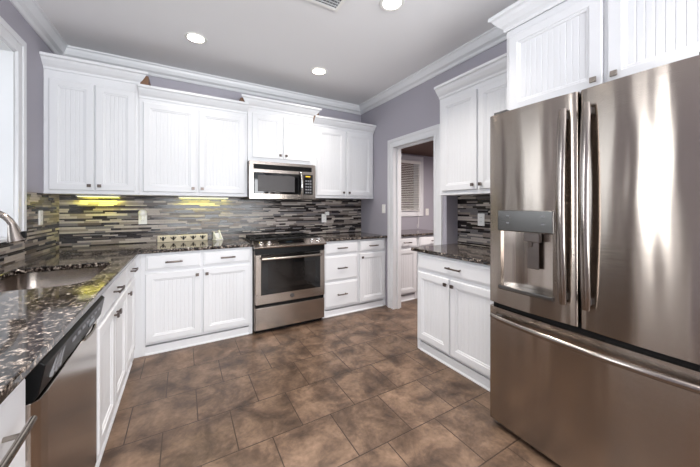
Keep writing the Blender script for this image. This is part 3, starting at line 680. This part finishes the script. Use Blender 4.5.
# ================================================================== OUTLETS, SWITCHES, SMALL THINGS
def outlet(label, loc, rz, kind='outlet'):
    """plate faces local -Y"""
    t = thing('power_outlet' if kind == 'outlet' else 'light_switch', label, kind if kind == 'outlet' else 'light switch', loc, rz, 'wall outlets' if kind == 'outlet' else None)
    obj('cover_plate', MB().box(-.036, -.006, -.058, .036, 0, .058), 'white_plastic', t, bevel=.003)
    if kind == 'outlet':
        for z in (-.02, .02):
            s_ = obj('socket', MB().box(-.017, -.0085, z-.014, .017, -.006, z+.014), 'white_plastic', t, bevel=.003)
            obj('slot', MB().box(-.008, -.0088, z-.004, -.006, -.0084, z+.006).box(.006, -.0088, z-.004, .008, -.0084, z+.006), 'dark_slot', s_)
    else: obj('rocker', MB().prism([(-.006, -.033), (-.012, -.033), (-.008, 0), (-.010, .033), (-.006, .033)], -.017, .017, 'x'), 'white_plastic', t, bevel=.001)
    return t
outlet('white outlet in the mosaic of the back wall, behind a round plug-in freshener', (.638, -.0095, 1.165), 0)
outlet('white outlet in the mosaic right of the range, below a square plug-in freshener', (2.682, -.0095, 1.13), 0)
outlet('cream outlet in the mosaic of the left wall beside the window casing', (.0095, -.42, 1.20), 90)
outlet('white outlet in the mosaic beside the refrigerator', (XE-.0095, -1.895, 1.165), -90)
outlet('white light switch on the lilac wall left of the doorway casing', (3.2895, -.57, 1.26), -90, 'switch')
outlet('white outlet on the dark wall of the side room', (4.632, -.0005, 1.197), 0)
def freshener(label, loc, rnd):
    t = thing('plug_in_air_freshener', label, 'air freshener', loc, 0, 'plug-in air fresheners')
    if rnd:
        obj('body', MB().lathe([(.0, -.045), (.02, -.043), (.032, -.034), (.037, -.018), (.034, 0)], (0, 0, .02), 'y', 24), 'white_plastic', t, smooth=True)
        obj('refill', MB().lathe([(.017, -.045), (.019, -.02), (.012, 0)], (0, -.024, -.005)), 'white_plastic', t, smooth=True)
    else:
        obj('body', MB().box(-.028, -.042, -.02, .028, 0, .03), 'white_plastic', t, bevel=.01, seg=4)
        obj('cap', MB().lathe([(.013, .03), (.012, .042), (.005, .044)], (-.005, -.02, 0)), 'black_plastic', t, smooth=True)
freshener('round white plug-in air freshener on the outlet left of the hook rail', (.638, -.0185, 1.205), True)
freshener('square white plug-in air freshener with a black cap, right of the range', (2.715, -.0185, 1.19), False)

# hook rail leaning on the backsplash
hr = thing('hook_rail', 'cream rail with five dark double hooks lying on the counter at the backsplash', 'hook rail', (1.0, -.035, .9145))
m = MB(); m.box(-.235, -.008, 0, .235, .012, .07); obj('board', m, 'cream_wood', hr, bevel=.003)
for i in range(5):
    x = -.185+i*.0925
    k = MB(); k.box(x-.009, -.0105, .018, x+.009, -.0082, .056)
    for q in (-1, 1): k.tube([(x, -.010, .045), (x+q*.010, -.022, .036), (x+q*.019, -.034, .040), (x+q*.023, -.038, .056)], .0042, 8)
    k.tube([(x, -.010, .026), (x, -.020, .018), (x, -.028, .020), (x+.004, -.031, .030)], .004, 8)
    obj('hook', k, 'black_iron', hr, smooth=True)
for i in range(6):
    x = -.2325+i*.093; obj('moulding', MB().box(max(x-.006, -.234), -.0105, .004, min(x+.006, .234), -.0082, .066), 'cream_wood', hr)
# white holder
nh = thing('napkin_holder', 'small white holder with two triangular upright plates beside the hook rail', 'holder', (1.335, -.085, .9145), 25)
obj('base', MB().box(-.045, -.04, 0, .045, .04, .010), 'white_plastic', nh, bevel=.002)
for x, hgt in ((-.030, .09), (.034, .105)):
    obj('side_plate', MB().prism([(-.042, .010), (.040, .010), (.040, hgt), (.030, hgt+.004)], x-.006, x+.006, 'x'), 'white_plastic', nh, bevel=.002)
obj('back_plate', MB().box(-.024, .028, .010, .028, .038, .078), 'white_plastic', nh)

# ---- side room: blind and lamp
sl_ = thing('flush_ceiling_light', 'round flush ceiling lamp of the side room, hidden by the door head', 'ceiling light', (4.3, -1.5, 2.155))
obj('shade', MB().lathe([(0, -.06), (.08, -.05), (.12, -.025), (.125, -.001), (0, -.001)], (0, 0, 0), 'z', 32), 'white_plastic', sl_, smooth=True)
l = bpy.data.lights.new('side_room_lamp', 'AREA'); l.shape = 'DISK'; l.size = .2; l.energy = 34; l.color = (1, .9, .84); o = bpy.data.objects.new('side_room_lamp', l); COL.objects.link(o); o.parent = sl_; o.location = (0, 0, -.065)
bl = thing('window_blind', 'white slatted blind in the side room window', 'blind', (4.05, -.022, 1.22))
obj('head_rail', MB().box(-.385, -.035, .775, .385, .0, .82), 'white_plastic', bl, bevel=.002)
m = MB()
for i in range(26): z = .03+i*.0285; m.prism([(-.028, z), (-.004, z+.010), (-.003, z+.0085), (-.027, z-.0015)], -.38, .38, 'x')
obj('slats', m, 'white_plastic', bl); obj('bottom_rail', MB().box(-.38, -.028, .004, .38, -.004, .018), 'white_plastic', bl, bevel=.002)
obj('cord', MB().tube([(.34, -.032, .78), (.34, -.033, .3), (.338, -.034, -.1), (.333, -.036, -.25), (.318, -.038, -.285), (.3, -.036, -.27), (.305, -.034, -.22)], .003, 8), 'white_plastic', bl, smooth=True)
# ---- outside ground
struct('ground_outside', MB().box(-14, -20, -.5, 14, 12, -.1), 'grass_green')
fn = MB()  # boards added outside so the view behind the blind turns dark
for i in range(14): fn.box(2.6+i*.2, .9, 0, 2.6+i*.2+.19, .93, 2.6)
fn.box(2.6, .93, .5, 5.4, .97, .6).box(2.6, .93, 2.0, 5.4, .97, 2.1)
tag(obj('board_backdrop', fn, 'brown_paint'), 'brown board fence outside the side room window, added to darken the blind gaps', 'backdrop')
